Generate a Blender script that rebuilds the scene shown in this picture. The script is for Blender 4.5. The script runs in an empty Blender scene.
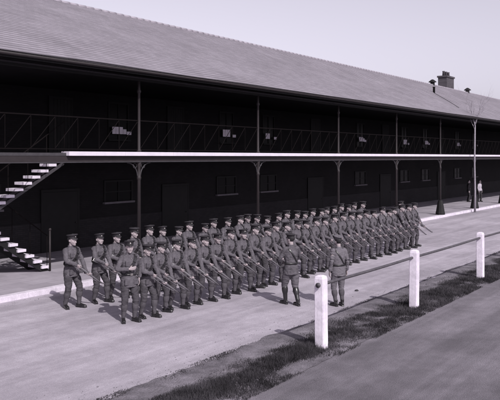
import bpy, bmesh, math, random
from mathutils import Vector as V, Matrix, noise, Quaternion
random.seed(7)
scn = bpy.context.scene
COL = scn.collection
PI = math.pi
R = math.radians
# World axes: x runs along the barracks (and road), y runs from the camera's side towards it, z up.

# ------------------------------------------------------------------ materials
TINT = (1.045, 0.95, 1.085)
def tc(v, t=TINT): return (v*t[0], v*t[1], v*t[2], 1)
def newmat(name):
    m = bpy.data.materials.new(name); m.use_nodes = True
    nt = m.node_tree; b = nt.nodes['Principled BSDF']
    return m, nt, b
def mat(name, v, rough=0.8, var=0.25, scale=4.0, bump=0.0, bscale=60.0, metal=0.0, spec=0.3, t=TINT, detail=6, stretch=(1,1,1), speck=0):
    m, nt, b = newmat(name); N = nt.nodes; L = nt.links
    b.inputs['Roughness'].default_value = rough
    b.inputs['Metallic'].default_value = metal
    b.inputs['Specular IOR Level'].default_value = spec
    co = N.new('ShaderNodeTexCoord'); mp = N.new('ShaderNodeMapping'); mp.inputs['Scale'].default_value = stretch
    L.new(co.outputs['Object'], mp.inputs['Vector'])
    n = N.new('ShaderNodeTexNoise'); n.inputs['Scale'].default_value = scale; n.inputs['Detail'].default_value = detail
    n.inputs['Roughness'].default_value = 0.62
    L.new(mp.outputs[0], n.inputs['Vector'])
    r = N.new('ShaderNodeValToRGB'); e = r.color_ramp.elements
    e[0].position = .28; e[1].position = .72
    e[0].color = tc(v*(1-var), t); e[1].color = tc(v*(1+var), t)
    L.new(n.outputs['Fac'], r.inputs['Fac'])
    src = r.outputs['Color']
    if speck:
        s = N.new('ShaderNodeTexNoise'); s.inputs['Scale'].default_value = 55; s.inputs['Detail'].default_value = 3
        L.new(mp.outputs[0], s.inputs['Vector'])
        sr = N.new('ShaderNodeMapRange'); sr.inputs['From Min'].default_value = .3; sr.inputs['From Max'].default_value = .7
        sr.inputs['To Min'].default_value = 1-speck; sr.inputs['To Max'].default_value = 1+speck
        L.new(s.outputs['Fac'], sr.inputs['Value'])
        vm = N.new('ShaderNodeVectorMath'); vm.operation = 'SCALE'
        L.new(src, vm.inputs[0]); L.new(sr.outputs[0], vm.inputs['Scale'])
        src = vm.outputs[0]
    L.new(src, b.inputs['Base Color'])
    if bump:
        n2 = N.new('ShaderNodeTexNoise'); n2.inputs['Scale'].default_value = bscale; n2.inputs['Detail'].default_value = 4
        L.new(mp.outputs[0], n2.inputs['Vector'])
        bp = N.new('ShaderNodeBump'); bp.inputs['Strength'].default_value = bump; bp.inputs['Distance'].default_value = .02
        L.new(n2.outputs['Fac'], bp.inputs['Height']); L.new(bp.outputs[0], b.inputs['Normal'])
    return m

def brickmat(name, v, v2, mortar, w, h, msize, plane='xz', rough=.85, bump=.5, spec=.2, patch=.25, off=0):
    m, nt, b = newmat(name); N = nt.nodes; L = nt.links
    b.inputs['Roughness'].default_value = rough; b.inputs['Specular IOR Level'].default_value = spec
    co = N.new('ShaderNodeTexCoord'); sx = N.new('ShaderNodeSeparateXYZ'); cx = N.new('ShaderNodeCombineXYZ')
    L.new(co.outputs['Object'], sx.inputs[0])
    L.new(sx.outputs['X'], cx.inputs['X'])
    if plane == 'xz': L.new(sx.outputs['Z'], cx.inputs['Y'])
    elif plane == 'xy': L.new(sx.outputs['Y'], cx.inputs['Y'])
    else:
        mm = N.new('ShaderNodeMath'); mm.operation = 'ADD'; mm.inputs[1].default_value = off
        L.new(sx.outputs['Y'], mm.inputs[0]); L.new(mm.outputs[0], cx.inputs['Y'])
    br = N.new('ShaderNodeTexBrick'); br.inputs['Scale'].default_value = 1
    br.inputs['Brick Width'].default_value = w; br.inputs['Row Height'].default_value = h
    br.inputs['Mortar Size'].default_value = msize; br.inputs['Mortar Smooth'].default_value = .3
    br.inputs['Color1'].default_value = tc(v); br.inputs['Color2'].default_value = tc(v2); br.inputs['Mortar'].default_value = tc(mortar)
    L.new(cx.outputs[0], br.inputs['Vector'])
    n = N.new('ShaderNodeTexNoise'); n.inputs['Scale'].default_value = .55; n.inputs['Detail'].default_value = 9; n.inputs['Roughness'].default_value=.7
    L.new(co.outputs['Object'], n.inputs['Vector'])
    mr = N.new('ShaderNodeMapRange'); mr.inputs['From Min'].default_value=.3; mr.inputs['From Max'].default_value=.7
    mr.inputs['To Min'].default_value = 1-patch; mr.inputs['To Max'].default_value = 1+patch
    L.new(n.outputs['Fac'], mr.inputs['Value'])
    vm = N.new('ShaderNodeVectorMath'); vm.operation='SCALE'
    L.new(br.outputs['Color'], vm.inputs[0]); L.new(mr.outputs[0], vm.inputs['Scale'])
    L.new(vm.outputs[0], b.inputs['Base Color'])
    bp = N.new('ShaderNodeBump'); bp.inputs['Strength'].default_value = bump; bp.inputs['Distance'].default_value=.01; bp.invert = True
    L.new(br.outputs['Fac'], bp.inputs['Height']); L.new(bp.outputs[0], b.inputs['Normal'])
    return m

M = {}
M['road'] = mat('road_gravel', .41, .95, .16, .35, .5, 45, spec=.12, speck=.16, detail=10)
def wear(m, amount, seed):
    nt = m.node_tree; N = nt.nodes; L = nt.links; b = N['Principled BSDF']; src = b.inputs['Base Color'].links[0].from_socket
    co = N.new('ShaderNodeTexCoord'); out = src
    for st, sc, lo, hi, am in (((.06,1.3,1), 1.1, .42, .62, amount), ((1,1,1), 2.6, .40, .70, amount*.8), ((.5,.9,1), .33, .38, .62, amount)):
        mp = N.new('ShaderNodeMapping'); mp.inputs['Scale'].default_value = st; mp.inputs['Location'].default_value = (seed,seed*2,0); L.new(co.outputs['Object'], mp.inputs['Vector'])
        n = N.new('ShaderNodeTexNoise'); n.inputs['Scale'].default_value = sc; n.inputs['Detail'].default_value = 9; n.inputs['Roughness'].default_value = .68; L.new(mp.outputs[0], n.inputs['Vector'])
        mr = N.new('ShaderNodeMapRange'); mr.inputs['From Min'].default_value = lo; mr.inputs['From Max'].default_value = hi; mr.inputs['To Min'].default_value = 1-am; mr.inputs['To Max'].default_value = 1+am*.35
        L.new(n.outputs['Fac'], mr.inputs['Value'])
        vm = N.new('ShaderNodeVectorMath'); vm.operation = 'SCALE'; L.new(out, vm.inputs[0]); L.new(mr.outputs[0], vm.inputs['Scale']); out = vm.outputs[0]
    L.new(out, b.inputs['Base Color'])
wear(M['road'], .17, 3)
M['path'] = mat('path_cinder', .20, .95, .22, .55, .6, 50, spec=.12, speck=.3, detail=10)
wear(M['path'], .2, 8)
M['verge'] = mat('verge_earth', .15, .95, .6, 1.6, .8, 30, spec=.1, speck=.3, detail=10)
M['earth'] = mat('open_ground', .2, .95, .25, .2, .3, 20, spec=.1)
M['pave'] = brickmat('pavement_stone', .27, .32, .17, .9, .62, .006, 'xy', .9, .4, patch=.22)
M['kerb'] = mat('kerb_stone_whitened', .58, .85, .2, 3, .3, 30, stretch=(1,1,1), speck=.12)
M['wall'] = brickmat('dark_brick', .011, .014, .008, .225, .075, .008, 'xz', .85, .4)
M['dado'] = brickmat('lighter_brick_dado', .020, .027, .014, .225, .075, .008, 'xz', .8, .4)  # dado brick, slightly lighter than the wall above
M['slate'] = brickmat('roof_slate', .215, .265, .155, .3, 8.64/41, .006, 1.0, .8, .6, .2, patch=.14, off=-15.36)
M['ridge'] = mat('ridge_tile', .27, .8, .2, 3, .2)
M['slab'] = mat('balcony_stone_edge', .60, .8, .10, 2.5, .1, 30, stretch=(1,1,1))
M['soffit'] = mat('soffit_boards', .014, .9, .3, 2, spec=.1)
M['iron'] = mat('painted_iron', .022, .6, .2, 5, .05, spec=.35, t=(1.15,.9,1.0))
M['ironpale'] = mat('worn_iron_edge', .045, .6, .25, 6, spec=.35)
M['railiron'] = mat('railing_iron', .007, .85, .2, 5, spec=.05, t=(1.15,.9,1.0))
M['sillstone'] = mat('grimy_sill', .12, .9, .2, 5)
M['darkwood'] = mat('dark_painted_wood', .009, .7, .25, 4)
M['glass'] = mat('window_glass', .006, .3, .1, 4, spec=.08)
M['pale'] = mat('pale_window_glint', .75, .6, .12, 6, spec=.4)  # pale paint standing in for bright daylight at the upper windows
M['white'] = mat('white_paint', .76, .7, .10, 5, .15, 18, stretch=(1,1,.3), speck=.08)
wear(M['white'], .16, 5)
M['pipe'] = mat('iron_pipe', .09, .5, .3, 8, metal=.3)
M['step'] = mat('whitened_step', .6, .8, .15, 5)
M['khaki'] = mat('khaki_serge', .092, .95, .35, 7, .35, 220, spec=.1)
M['khaki2'] = mat('khaki_serge_trousers', .058, .95, .3, 7, .35, 220, spec=.1)
M['capcloth'] = mat('cap_cloth', .038, .9, .2, 9, .3, 220, spec=.1)
M['khaki_light'] = mat('pale_barathea', .125, .9, .15, 9, .3, 220, spec=.15)
M['breech'] = mat('pale_breeches', .10, .9, .12, 9, .2, 200, spec=.1)
M['puttee'] = mat('puttee_cloth', .078, .95, .2, 14, .3, 200, spec=.1)
M['leather'] = mat('dark_leather', .022, .4, .25, 20, spec=.5)
M['boot'] = mat('black_boot', .016, .3, .2, 15, spec=.6)
M['brass'] = mat('brass', .45, .3, .05, 10, metal=.9, t=(1.05,.98,.95))
M['skin'] = mat('skin', .29, .6, .08, 30, spec=.3, t=(1.1,.93,.98))
M['hair'] = mat('hair', .02, .7, .3, 60, spec=.3)
M['wood'] = mat('rifle_wood', .085, .45, .25, 12, spec=.4, stretch=(1,1,.2))
M['gun'] = mat('gun_metal', .04, .35, .15, 10, metal=.6, spec=.5)
M['web'] = mat('webbing', .34, .9, .1, 20)
M['shirt'] = mat('pale_shirt', .38, .85, .08, 9)
M['darkcloth'] = mat('dark_cloth', .03, .9, .2, 9)
M['bark'] = mat('pale_bark', .24, .9, .25, 14, .4, 30)
M['chim'] = brickmat('chimney_brick', .07, .1, .05, .225, .075, .008, 'xz', .9, .4)
M['stone'] = mat('dark_pebble', .05, .8, .2, 20)
M['grass'] = None
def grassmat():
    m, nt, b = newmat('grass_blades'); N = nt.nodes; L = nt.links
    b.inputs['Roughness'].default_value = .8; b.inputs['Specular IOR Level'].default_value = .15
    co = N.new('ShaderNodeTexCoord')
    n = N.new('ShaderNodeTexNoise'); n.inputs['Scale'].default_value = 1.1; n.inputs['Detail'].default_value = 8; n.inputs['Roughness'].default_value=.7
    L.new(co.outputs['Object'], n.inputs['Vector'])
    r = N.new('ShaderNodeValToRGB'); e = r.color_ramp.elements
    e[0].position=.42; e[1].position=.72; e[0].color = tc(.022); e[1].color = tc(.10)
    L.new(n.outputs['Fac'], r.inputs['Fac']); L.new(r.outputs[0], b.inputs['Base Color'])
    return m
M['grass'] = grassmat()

# ------------------------------------------------------------------ mesh helpers
def box(bm, x0, x1, y0, y1, z0, z1, bev=0):
    vs = [bm.verts.new((x, y, z)) for z in (z0, z1) for y in (y0, y1) for x in (x0, x1)]
    fs = [(0,2,3,1),(4,5,7,6),(0,1,5,4),(2,6,7,3),(0,4,6,2),(1,3,7,5)]
    F = [bm.faces.new([vs[i] for i in f]) for f in fs]
    if bev:
        es = set(e for f in F for e in f.edges)
        bmesh.ops.bevel(bm, geom=list(es), offset=bev, segments=2, profile=.6, affect='EDGES')
    return vs
def frame_of(d, hint=V((0,0,1))):
    d = d.normalized()
    if abs(d.dot(hint)) > .97: hint = V((0,-1,0)) if abs(d.y) < .9 else V((1,0,0))
    a = hint.cross(d).normalized(); b = d.cross(a).normalized()
    return a, b
def loft(bm, pts, rad, seg=12, hint=V((0,0,1)), cap=True):
    """pts list of Vectors; rad list of r or (ra, rb)."""
    rings = []
    for i, p in enumerate(pts):
        d = (pts[min(i+1, len(pts)-1)] - pts[max(i-1, 0)])
        a, b = frame_of(d, hint)
        r = rad[i]; ra, rb = (r, r) if not isinstance(r, tuple) else r
        rings.append([bm.verts.new(p + a*ra*math.cos(2*PI*k/seg) + b*rb*math.sin(2*PI*k/seg)) for k in range(seg)])
    for i in range(len(rings)-1):
        for k in range(seg):
            bm.faces.new((rings[i][k], rings[i][(k+1)%seg], rings[i+1][(k+1)%seg], rings[i+1][k]))
    if cap:
        bm.faces.new(rings[0][::-1]); bm.faces.new(rings[-1])
    return rings
def hloft(bm, rows, seg=20, cap=True):
    """horizontal ellipse rows: (z, cx, cy, rx, ry)"""
    rings = []
    for z, cx, cy, rx, ry in rows:
        rings.append([bm.verts.new((cx+rx*math.cos(2*PI*k/seg), cy+ry*math.sin(2*PI*k/seg), z)) for k in range(seg)])
    for i in range(len(rings)-1):
        for k in range(seg):
            bm.faces.new((rings[i][k], rings[i][(k+1)%seg], rings[i+1][(k+1)%seg], rings[i+1][k]))
    if cap:
        bm.faces.new(rings[0][::-1]); bm.faces.new(rings[-1])
def ball(bm, c, r, seg=12):
    r = (r, r, r) if not isinstance(r, tuple) else r
    ms = Matrix.Translation(c) @ Matrix.Diagonal((*r, 1))
    bmesh.ops.create_uvsphere(bm, u_segments=seg, v_segments=max(6, seg//2+2), radius=1, matrix=ms)
def smoothpath(pts, rads, n=4):
    P = []; Q = []
    m = len(pts)
    for i in range(m-1):
        p0 = pts[max(i-1,0)]; p1 = pts[i]; p2 = pts[i+1]; p3 = pts[min(i+2,m-1)]
        for k in range(n):
            t = k/n
            P.append(.5*((2*p1)+(p2-p0)*t+(2*p0-5*p1+4*p2-p3)*t*t+(3*p1-3*p2+p3-p0)*t**3))
            a, b = rads[i], rads[i+1]
            if isinstance(a, tuple): Q.append(tuple(a[j]*(1-t)+b[j]*t for j in range(2)))
            else: Q.append(a*(1-t)+b*t)
    P.append(pts[-1]); Q.append(rads[-1])
    return P, Q
def finish(bm, name, m, smooth=False):
    bmesh.ops.recalc_face_normals(bm, faces=bm.faces[:])
    me = bpy.data.meshes.new(name); bm.to_mesh(me); bm.free()
    if m: me.materials.append(m)
    if smooth:
        for p in me.polygons: p.use_smooth = True
    return me
def link(name, me, parent=None, loc=None):
    o = bpy.data.objects.new(name, me); COL.objects.link(o)
    if parent: o.parent = parent
    if loc is not None: o.location = loc
    return o
def obj(name, bm, m, parent=None, smooth=False, loc=None):
    return link(name, finish(bm, name, m, smooth), parent, loc)
def thing(name, label, cat, loc=(0,0,0), rz=0, group=None):
    o = bpy.data.objects.new(name, None); COL.objects.link(o)
    o.location = loc; o.rotation_euler = (0,0,rz); o['label'] = label; o['category'] = cat
    o.empty_display_size = .2
    if group: o['group'] = group
    return o
def tag(o, label, cat, group=None, kind=None):
    o['label'] = label; o['category'] = cat
    if group: o['group'] = group
    if kind: o['kind'] = kind
    return o
def struct(o): o['kind'] = 'structure'; return o
def copytree(o, parent=None, mats=None):
    c = o.copy(); COL.objects.link(c)
    if parent: c.parent = parent
    for ch in list(o.children): copytree(ch, c)
    return c
def remesh(bm, voxel, smooth=2, wr=0, seed=0, wscale=14):
    """fuse overlapping closed shells into one continuous surface"""
    bmesh.ops.recalc_face_normals(bm, faces=bm.faces[:])
    me = bpy.data.meshes.new('tmp'); bm.to_mesh(me); bm.free()
    o = bpy.data.objects.new('tmp', me); COL.objects.link(o)
    md = o.modifiers.new('r', 'REMESH'); md.mode = 'VOXEL'; md.voxel_size = voxel
    if smooth:
        s = o.modifiers.new('s', 'SMOOTH'); s.iterations = smooth; s.factor = .5
    dg = bpy.context.evaluated_depsgraph_get(); dg.update()
    ne = bpy.data.meshes.new_from_object(o.evaluated_get(dg))
    bpy.data.objects.remove(o); bpy.data.meshes.remove(me)
    if wr:
        nb = bmesh.new(); nb.from_mesh(ne); nb.normal_update()
        off = V((seed*3.1, seed*1.7, 0))
        for v in nb.verts:
            q = V((v.co.x*wscale, v.co.y*wscale, v.co.z*wscale*1.7)) + off
            n1 = 1-abs(noise.noise(q))*2.2
            v.co += v.normal*(wr*(n1-.4))
        nb.to_mesh(ne); nb.free()
    for p in ne.polygons: p.use_smooth = True
    return ne

# ------------------------------------------------------------------ people
def ik(S, W, L1, L2, hint):
    D = (W-S).length
    if D > .985*(L1+L2):
        k = D/(.985*(L1+L2)); L1 *= k; L2 *= k
    a = (L1*L1-L2*L2+D*D)/(2*D); h = math.sqrt(max(L1*L1-a*a, 1e-6))
    d = (W-S)/D; hn = (hint - d*hint.dot(d)).normalized()
    return S + d*a + hn*h
def hand(bm, K, d, t, p, curl):
    """K knuckle centre, d wrist->fingers, t thumb side, p palm normal"""
    d = d.normalized(); t = (t - d*t.dot(d)).normalized(); p = p.normalized()
    W = K - d*.09
    # palm
    rings = []
    for f, w, th in ((-.02,.026,.020),(.0,.028,.019),(.35,.037,.017),(.8,.043,.015),(1.0,.041,.013),(1.08,.034,.009)):
        c = W + d*.09*f
        rings.append([bm.verts.new(c + t*w*math.cos(2*PI*k/10) + p*th*math.sin(2*PI*k/10)) for k in range(10)])
    for i in range(len(rings)-1):
        for k in range(10):
            bm.faces.new((rings[i][k], rings[i][(k+1)%10], rings[i+1][(k+1)%10], rings[i+1][k]))
    bm.faces.new(rings[0][::-1]); bm.faces.new(rings[-1])
    for i, (off, ln) in enumerate(((.032,.95),(.011,1.05),(-.010,.98),(-.030,.78))):
        P = [K - d*.012 + t*off]; r = .0088 if i < 3 else .0076
        P.append(K + t*off)
        ang = 0
        for seg, a in zip((.042,.027,.021), curl):
            ang += a*(1+.06*i)
            q = d*math.cos(ang) + p*math.sin(ang)
            P.append(P[-1] + q*seg*ln)
        loft(bm, P, [r, r*1.08, r, r*.93, r*.72], 8, t)
    tb = W + d*.03 + t*.026 + p*.006
    td = (t*.62 + d*.6 + p*.45).normalized()
    P = [tb - td*.01, tb + td*.03, tb + td*.03 + (td*.5 + d*.55 + p*.5).normalized()*.03,
         tb + td*.03 + (td*.5 + d*.55 + p*.5).normalized()*.03 + (d*.5 + p*.8).normalized()*.022]
    loft(bm, P, [.014, .0125, .0105, .0075], 8, p)
    return W

def head_geo(bm, H, Rm):
    """head centred at H (eye level), rotated by Rm; faces -y"""
    b2 = bmesh.new()
    ball(b2, V((0,.012,.035)), (.074,.094,.088), 20)      # cranium
    hloft(b2, [(-.112,0,-.055,.020,.022),(-.100,0,-.050,.036,.038),(-.075,0,-.038,.054,.054),(-.04,0,-.026,.065,.068),(0,0,-.016,.068,.074),(.04,0,-.008,.066,.076)], 18)
    for s in (-1,1):
        ball(b2, V((s*.074,.012,-.008)), (.010,.020,.032), 10)      # ear
        ball(b2, V((s*.040,-.062,-.032)), (.024,.024,.020), 10)    # cheek
        ball(b2, V((s*.030,-.083,.020)), (.026,.013,.009), 10)     # brow
        ball(b2, V((s*.013,-.100,-.042)), (.009,.010,.008), 8)     # nostril
        ball(b2, V((s*.031,-.080,.000)), (.012,.010,.008), 8)      # eye
    loft(b2, [V((0,-.086,.012)), V((0,-.100,-.018)), V((0,-.109,-.040)), V((0,-.096,-.050))], [.008,.010,.013,.008], 8)
    ball(b2, V((0,-.090,-.066)), (.024,.011,.006), 10)   # lips
    ball(b2, V((0,-.088,-.076)), (.019,.011,.006), 10)
    ball(b2, V((0,-.082,-.100)), (.022,.018,.014), 10)   # chin
    me = bpy.data.meshes.new('h'); b2.to_mesh(me); b2.free()
    me.transform(Matrix.Translation(H) @ Rm.to_4x4() @ Matrix.Scale(1.05,4)); bm.from_mesh(me); bpy.data.meshes.remove(me)

def add_local(bm, build, H, Rm):
    b2 = bmesh.new(); build(b2)
    me = bpy.data.meshes.new('h'); b2.to_mesh(me); b2.free()
    me.transform(Matrix.Translation(H) @ Rm.to_4x4() @ Matrix.Scale(1.05,4)); bm.from_mesh(me); bpy.data.meshes.remove(me)

def make_person(label, pose, seed=0, style='soldier'):
    """Upright figure about 1.76 m, facing -y. pose: dict with hands, feet, head turn."""
    rnd = random.Random(seed)
    root = thing('person', label, 'person')
    legm = pose.get('feet', [(.12,-.14,12), (-.13,.03,-22)])   # left, right: x, y, toe-out deg
    S = {1: V((.174,.0,1.408)), -1: V((-.174,.0,1.408))}
    lean = pose.get('lean', 0)
    H = V((0,-.028-lean*.3,1.635)); Rm = Matrix.Rotation(R(pose.get('turn',0)),3,'Z') @ Matrix.Rotation(R(pose.get('nod',4)),3,'X')
    bm = bmesh.new()
    head_geo(bm, H, Rm)
    loft(bm, [V((0,.012,1.38)), V((0,.004,1.47)), H+V((0,.02,-.06))], [.058,.052,.055], 14)
    hloft(bm, [(.86,0,0,.13,.09),(.95,0,0,.145,.10),(1.05,0,0,.125,.085),(1.2,0,0,.14,.09),(1.34,0,0,.15,.092),(1.42,0,0,.12,.07),(1.45,0,.003,.07,.055)], 18)
    # legs
    legs = {}
    for s, (fx, fy, toe) in zip((1,-1), legm):
        hip = V((s*.092,.0,.90)); ank = V((fx, fy+.03, .095))
        kn = ik(hip, ank, .415, .40, V((s*.25,-1,0)))
        legs[s] = (hip, kn, ank, toe)
        P, Q = smoothpath([hip, hip.lerp(kn,.5), kn, kn.lerp(ank,.35), ank], [.078,.066,.050,.050,.034], 3)
        loft(bm, P, Q, 12, V((0,-1,0)))
        td = V((math.sin(R(toe)), -math.cos(R(toe)), 0)); 
        loft(bm, [ank+V((0,0,-.045))-td*.03, ank+V((0,0,-.05))+td*.08, ank+V((0,0,-.065))+td*.16], [.032,.034,.022], 10)
    arms = {}
    for s in (1,-1):
        hp = pose['L'] if s == 1 else pose['R']
        K, d, t, curl = hp['K'], hp['d'].normalized(), hp['t'], hp['curl']
        t = (t - d*t.dot(d)).normalized()
        p = t.cross(d) if s == -1 else d.cross(t)
        W = hand(bm, K, d, t, p, curl)
        E = ik(S[s], W, .285, .255, hp.get('hint', V((s*.5,.6,-.6))))
        arms[s] = (S[s], E, W, d)
        P, Q = smoothpath([S[s], S[s].lerp(E,.5), E, E.lerp(W,.4), W + d*.008], [.046,.042,.036,.034,.0235], 3)
        loft(bm, P, Q, 12)
        ball(bm, S[s], .055, 10)
    body = link('body', remesh(bm, .0075, 2), root); body.data.name = 'body'; body.data.materials.append(M['skin'])

    # clothes
    coat = {'soldier':'khaki','officer':'khaki','pale_officer':'khaki_light','civil':'shirt','dark':'darkcloth'}[style]
    legc = {'soldier':'khaki2','officer':'breech','pale_officer':'khaki_light','civil':'darkcloth','dark':'darkcloth'}[style]
    bm = bmesh.new()
    skirt = style != 'civil'
    rows = [(.77 if skirt else .90,0,.0,.192,.148),(.86,0,0,.190,.146) if skirt else (.93,0,0,.17,.12),(.97,0,0,.182,.132),(1.05,0,-.002,.160,.114),(1.13,0,-.004,.166,.120),
            (1.24,0,-.010,.184,.134),(1.33,0,-.008,.186,.130),(1.395,0,0,.166,.106),(1.445,0,.004,.112,.080),(1.475,0,.006,.074,.066),(1.515,0,.004,.066,.063)]
    hloft(bm, rows, 24)
    for s in (1,-1):
        A, E, W, d = arms[s]
        fw = (W-E).normalized()
        P, Q = smoothpath([A+V((-s*.05,0,-.01)), A, A.lerp(E,.45), E, E.lerp(W,.5), W-fw*.012], [.061,.063,.057,.050,.045,.041], 4)
        loft(bm, P, Q, 14)
        loft(bm, [W-fw*.095, W-fw*.008], [.050,.0465], 14)     # cuff
    me = remesh(bm, .0105, 2, .0085, seed, 12)
    tunic = link('tunic' if style != 'civil' else 'shirt', me, root); me.materials.append(M[coat])
    if style in ('soldier','officer','pale_officer','dark'):
        nb = bmesh.new(); nb.from_mesh(me)
        for s in (1,-1):
            box(nb, s*.095-.042, s*.095+.042, -.139, -.105, 1.235, 1.345, .006)
            box(nb, s*.095-.046, s*.095+.046, -.144, -.11, 1.318, 1.352, .005)
            box(nb, s*.105-.055, s*.105+.055, -.147, -.10, .83, .945, .006)
            box(nb, s*.105-.058, s*.105+.058, -.150, -.11, .918, .952, .005)
            box(nb, s*.085-.03 if s>0 else -.15, .15 if s>0 else s*.085+.03, -.02, .03, 1.466, 1.474, .003)
        bmesh.ops.recalc_face_normals(nb, faces=nb.faces[:]); nb.to_mesh(me); nb.free()
        for z in (1.40,1.31,1.21,1.12):
            nb = bmesh.new(); ball(nb, V((0,-.142 if z < 1.35 else -.112,z)), .009, 8)
            obj('button', nb, M['brass'], tunic, True)
        # belt
        nb = bmesh.new()
        hloft(nb, [(1.028,0,-.002,.170,.124),(1.026,0,-.002,.178,.132),(1.074,0,-.002,.178,.132),(1.072,0,-.002,.170,.124)], 28, False)
        belt = obj('belt', nb, M['leather'], root, True)
        nb = bmesh.new(); box(nb, -.03,.03,-.143,-.130,1.026,1.076,.004); obj('buckle', nb, M['brass'], belt)
        # bandolier from left shoulder to right hip, or a cross strap
        nb = bmesh.new(); n = 44; wd = .038 if style == 'soldier' else .014
        C0 = V((0,0,1.245)); ax = V((.155,0,.265)); q = []
        tor = [(1.0,.168,.124),(1.05,.160,.114),(1.13,.166,.120),(1.24,.182,.132),(1.33,.186,.130),(1.40,.172,.108),(1.445,.125,.085),(1.49,.08,.07)]
        def rad(z):
            for a, b in zip(tor, tor[1:]):
                if z <= b[0]:
                    f = max(0,(z-a[0])/(b[0]-a[0])); return a[1]+(b[1]-a[1])*f, a[2]+(b[2]-a[2])*f
            return tor[-1][1:]
        for k in range(n):
            a = 2*PI*k/n
            u = math.cos(a)
            z = 1.255 + .215*u; x = .02 + .135*u
            rx, ry = rad(z)
            y = math.sin(a)/max(abs(math.sin(a)),.001)*ry*math.sqrt(max(0,1-min(1,(x/rx))**2)) if abs(math.sin(a))>.01 else 0
            q.append(V((x,y*1.0-.002,z)))
        q2 = []
        for k in range(n):
            q2.append((q[k-1]+q[k]*2+q[(k+1)%n])/4)
        q = q2
        rings = []
        for k in range(n):
            T = (q[(k+1)%n]-q[k-1]).normalized(); o_ = V((q[k].x*.6,q[k].y*1.3,(q[k].z-1.25)*.5)).normalized()
            wv = T.cross(o_).normalized(); o_ = wv.cross(T).normalized()
            if o_.dot(V((q[k].x,q[k].y,(q[k].z-1.25)))) < 0: o_ = -o_
            rings.append([nb.verts.new(q[k]+wv*wd*a+o_*b) for a,b in ((-1,.004),(1,.004),(1,.018),(-1,.018))])
        for k in range(n):
            for j in range(4):
                nb.faces.new((rings[k][j], rings[k][(j+1)%4], rings[(k+1)%n][(j+1)%4], rings[(k+1)%n][j]))
        if style == 'soldier':
            for k in range(n):
                if math.sin(2*PI*k/n) < -.35 and k % 4 == 0:
                    T = (q[(k+1)%n]-q[k-1]).normalized()
                    bmesh.ops.create_cube(nb, size=1, matrix=Matrix.Translation(q[k]+V((0,-.024,0))) @ V((0,0,1)).rotation_difference(T).to_matrix().to_4x4() @ Matrix.Diagonal((.058,.026,.062,1)))
        obj('bandolier' if style == 'soldier' else 'cross_strap', nb, M['leather'], root, False)
    # trousers
    bm = bmesh.new()
    hloft(bm, [(.80,0,0,.155,.110),(.90,0,0,.165,.118),(1.0,0,0,.155,.112),(1.04,0,0,.145,.1)], 20)
    full = style in ('soldier','officer','pale_officer')
    for s in (1,-1):
        hip, kn, ank, toe = legs[s]
        end = kn.lerp(ank,.28) if full else ank+V((0,0,-.01))
        rr = [.100,.092,.074,.063] if full else [.098,.088,.076,.068]
        if style == 'officer': rr = [.102,.108,.078,.058]
        if full: P, Q = smoothpath([hip+V((0,0,-.02)), hip.lerp(kn,.5), kn, end], rr, 4)
        else: P, Q = smoothpath([hip, hip.lerp(kn,.5), kn, end], rr, 4)
        loft(bm, P, Q, 14, V((0,-1,0)))
    me = remesh(bm, .011, 2, .0095, seed+5, 9); link('breeches' if full else 'trousers', me, root); me.materials.append(M[legc])
    for s in (1,-1):
        hip, kn, ank, toe = legs[s]
        if full:
            tall = style == 'officer'
            bm = bmesh.new()
            top = kn.lerp(ank,.12 if tall else .20)
            P = []; Q = []; n = 24
            for k in range(n+1):
                f = k/n
                P.append(top.lerp(ank+V((0,0,-.01)), f)); r0 = .066+(.014*math.sin(min(1,f*2)*PI)) - .022*f
                if not tall: r0 += .0035*((k % 3)/2-.5)
                else: r0 += .003
                Q.append(r0)
            loft(bm, P, Q, 16, V((0,-1,0)))
            obj('riding_boot' if tall else 'puttee', bm, M['boot' if tall else 'puttee'], root, True)
        bm = bmesh.new()
        td = V((math.sin(R(toe)), -math.cos(R(toe)), 0)); sd = V((td.y,-td.x,0))
        F = V((ank.x, ank.y, 0))
        loft(bm, [F-td*.062+V((0,0,.045)), F-td*.055+V((0,0,.05)), F-td*.02+V((0,0,.058)), F+td*.05+V((0,0,.055)), F+td*.11+V((0,0,.045)), F+td*.165+V((0,0,.040)), F+td*.195+V((0,0,.036))],
             [(.022,.030),(.034,.042),(.038,.052),(.040,.048),(.047,.040),(.043,.034),(.024,.022)], 16)
        loft(bm, [F+V((0,0,.04)), F+V((0,0,.10)), F+V((0,0,.17))-td*.005], [.042,.045,.047], 14, V((0,-1,0)))
        # sole, heel
        for a0, a1, w in ((-.065,-.01,.035),(-.01,.06,.034),(.04,.19,.043)):
            vs = box(bm, -w, w, a0, a1, .0, .018)
            for v in vs: v.co = F + sd*v.co.x + td*v.co.y + V((0,0,v.co.z))
        me = remesh(bm, .007, 1)
        for v in me.vertices: v.co.z = max(v.co.z, 0)
        link('boot', me, root); me.materials.append(M['boot'])
    # hair
    bm = bmesh.new()
    def hb(b):
        ball(b, V((0,.018,.038)), (.078,.098,.090), 20)
        cut = [v for v in b.verts if v.co.y < -.035 and v.co.z < .09 or v.co.z < -.045 or (abs(v.co.x) > .06 and v.co.z < .0 and v.co.y < .03)]
        bmesh.ops.delete(b, geom=cut, context='VERTS')
    add_local(bm, hb, H, Rm); obj('hair', bm, M['hair'], body, True)
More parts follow.
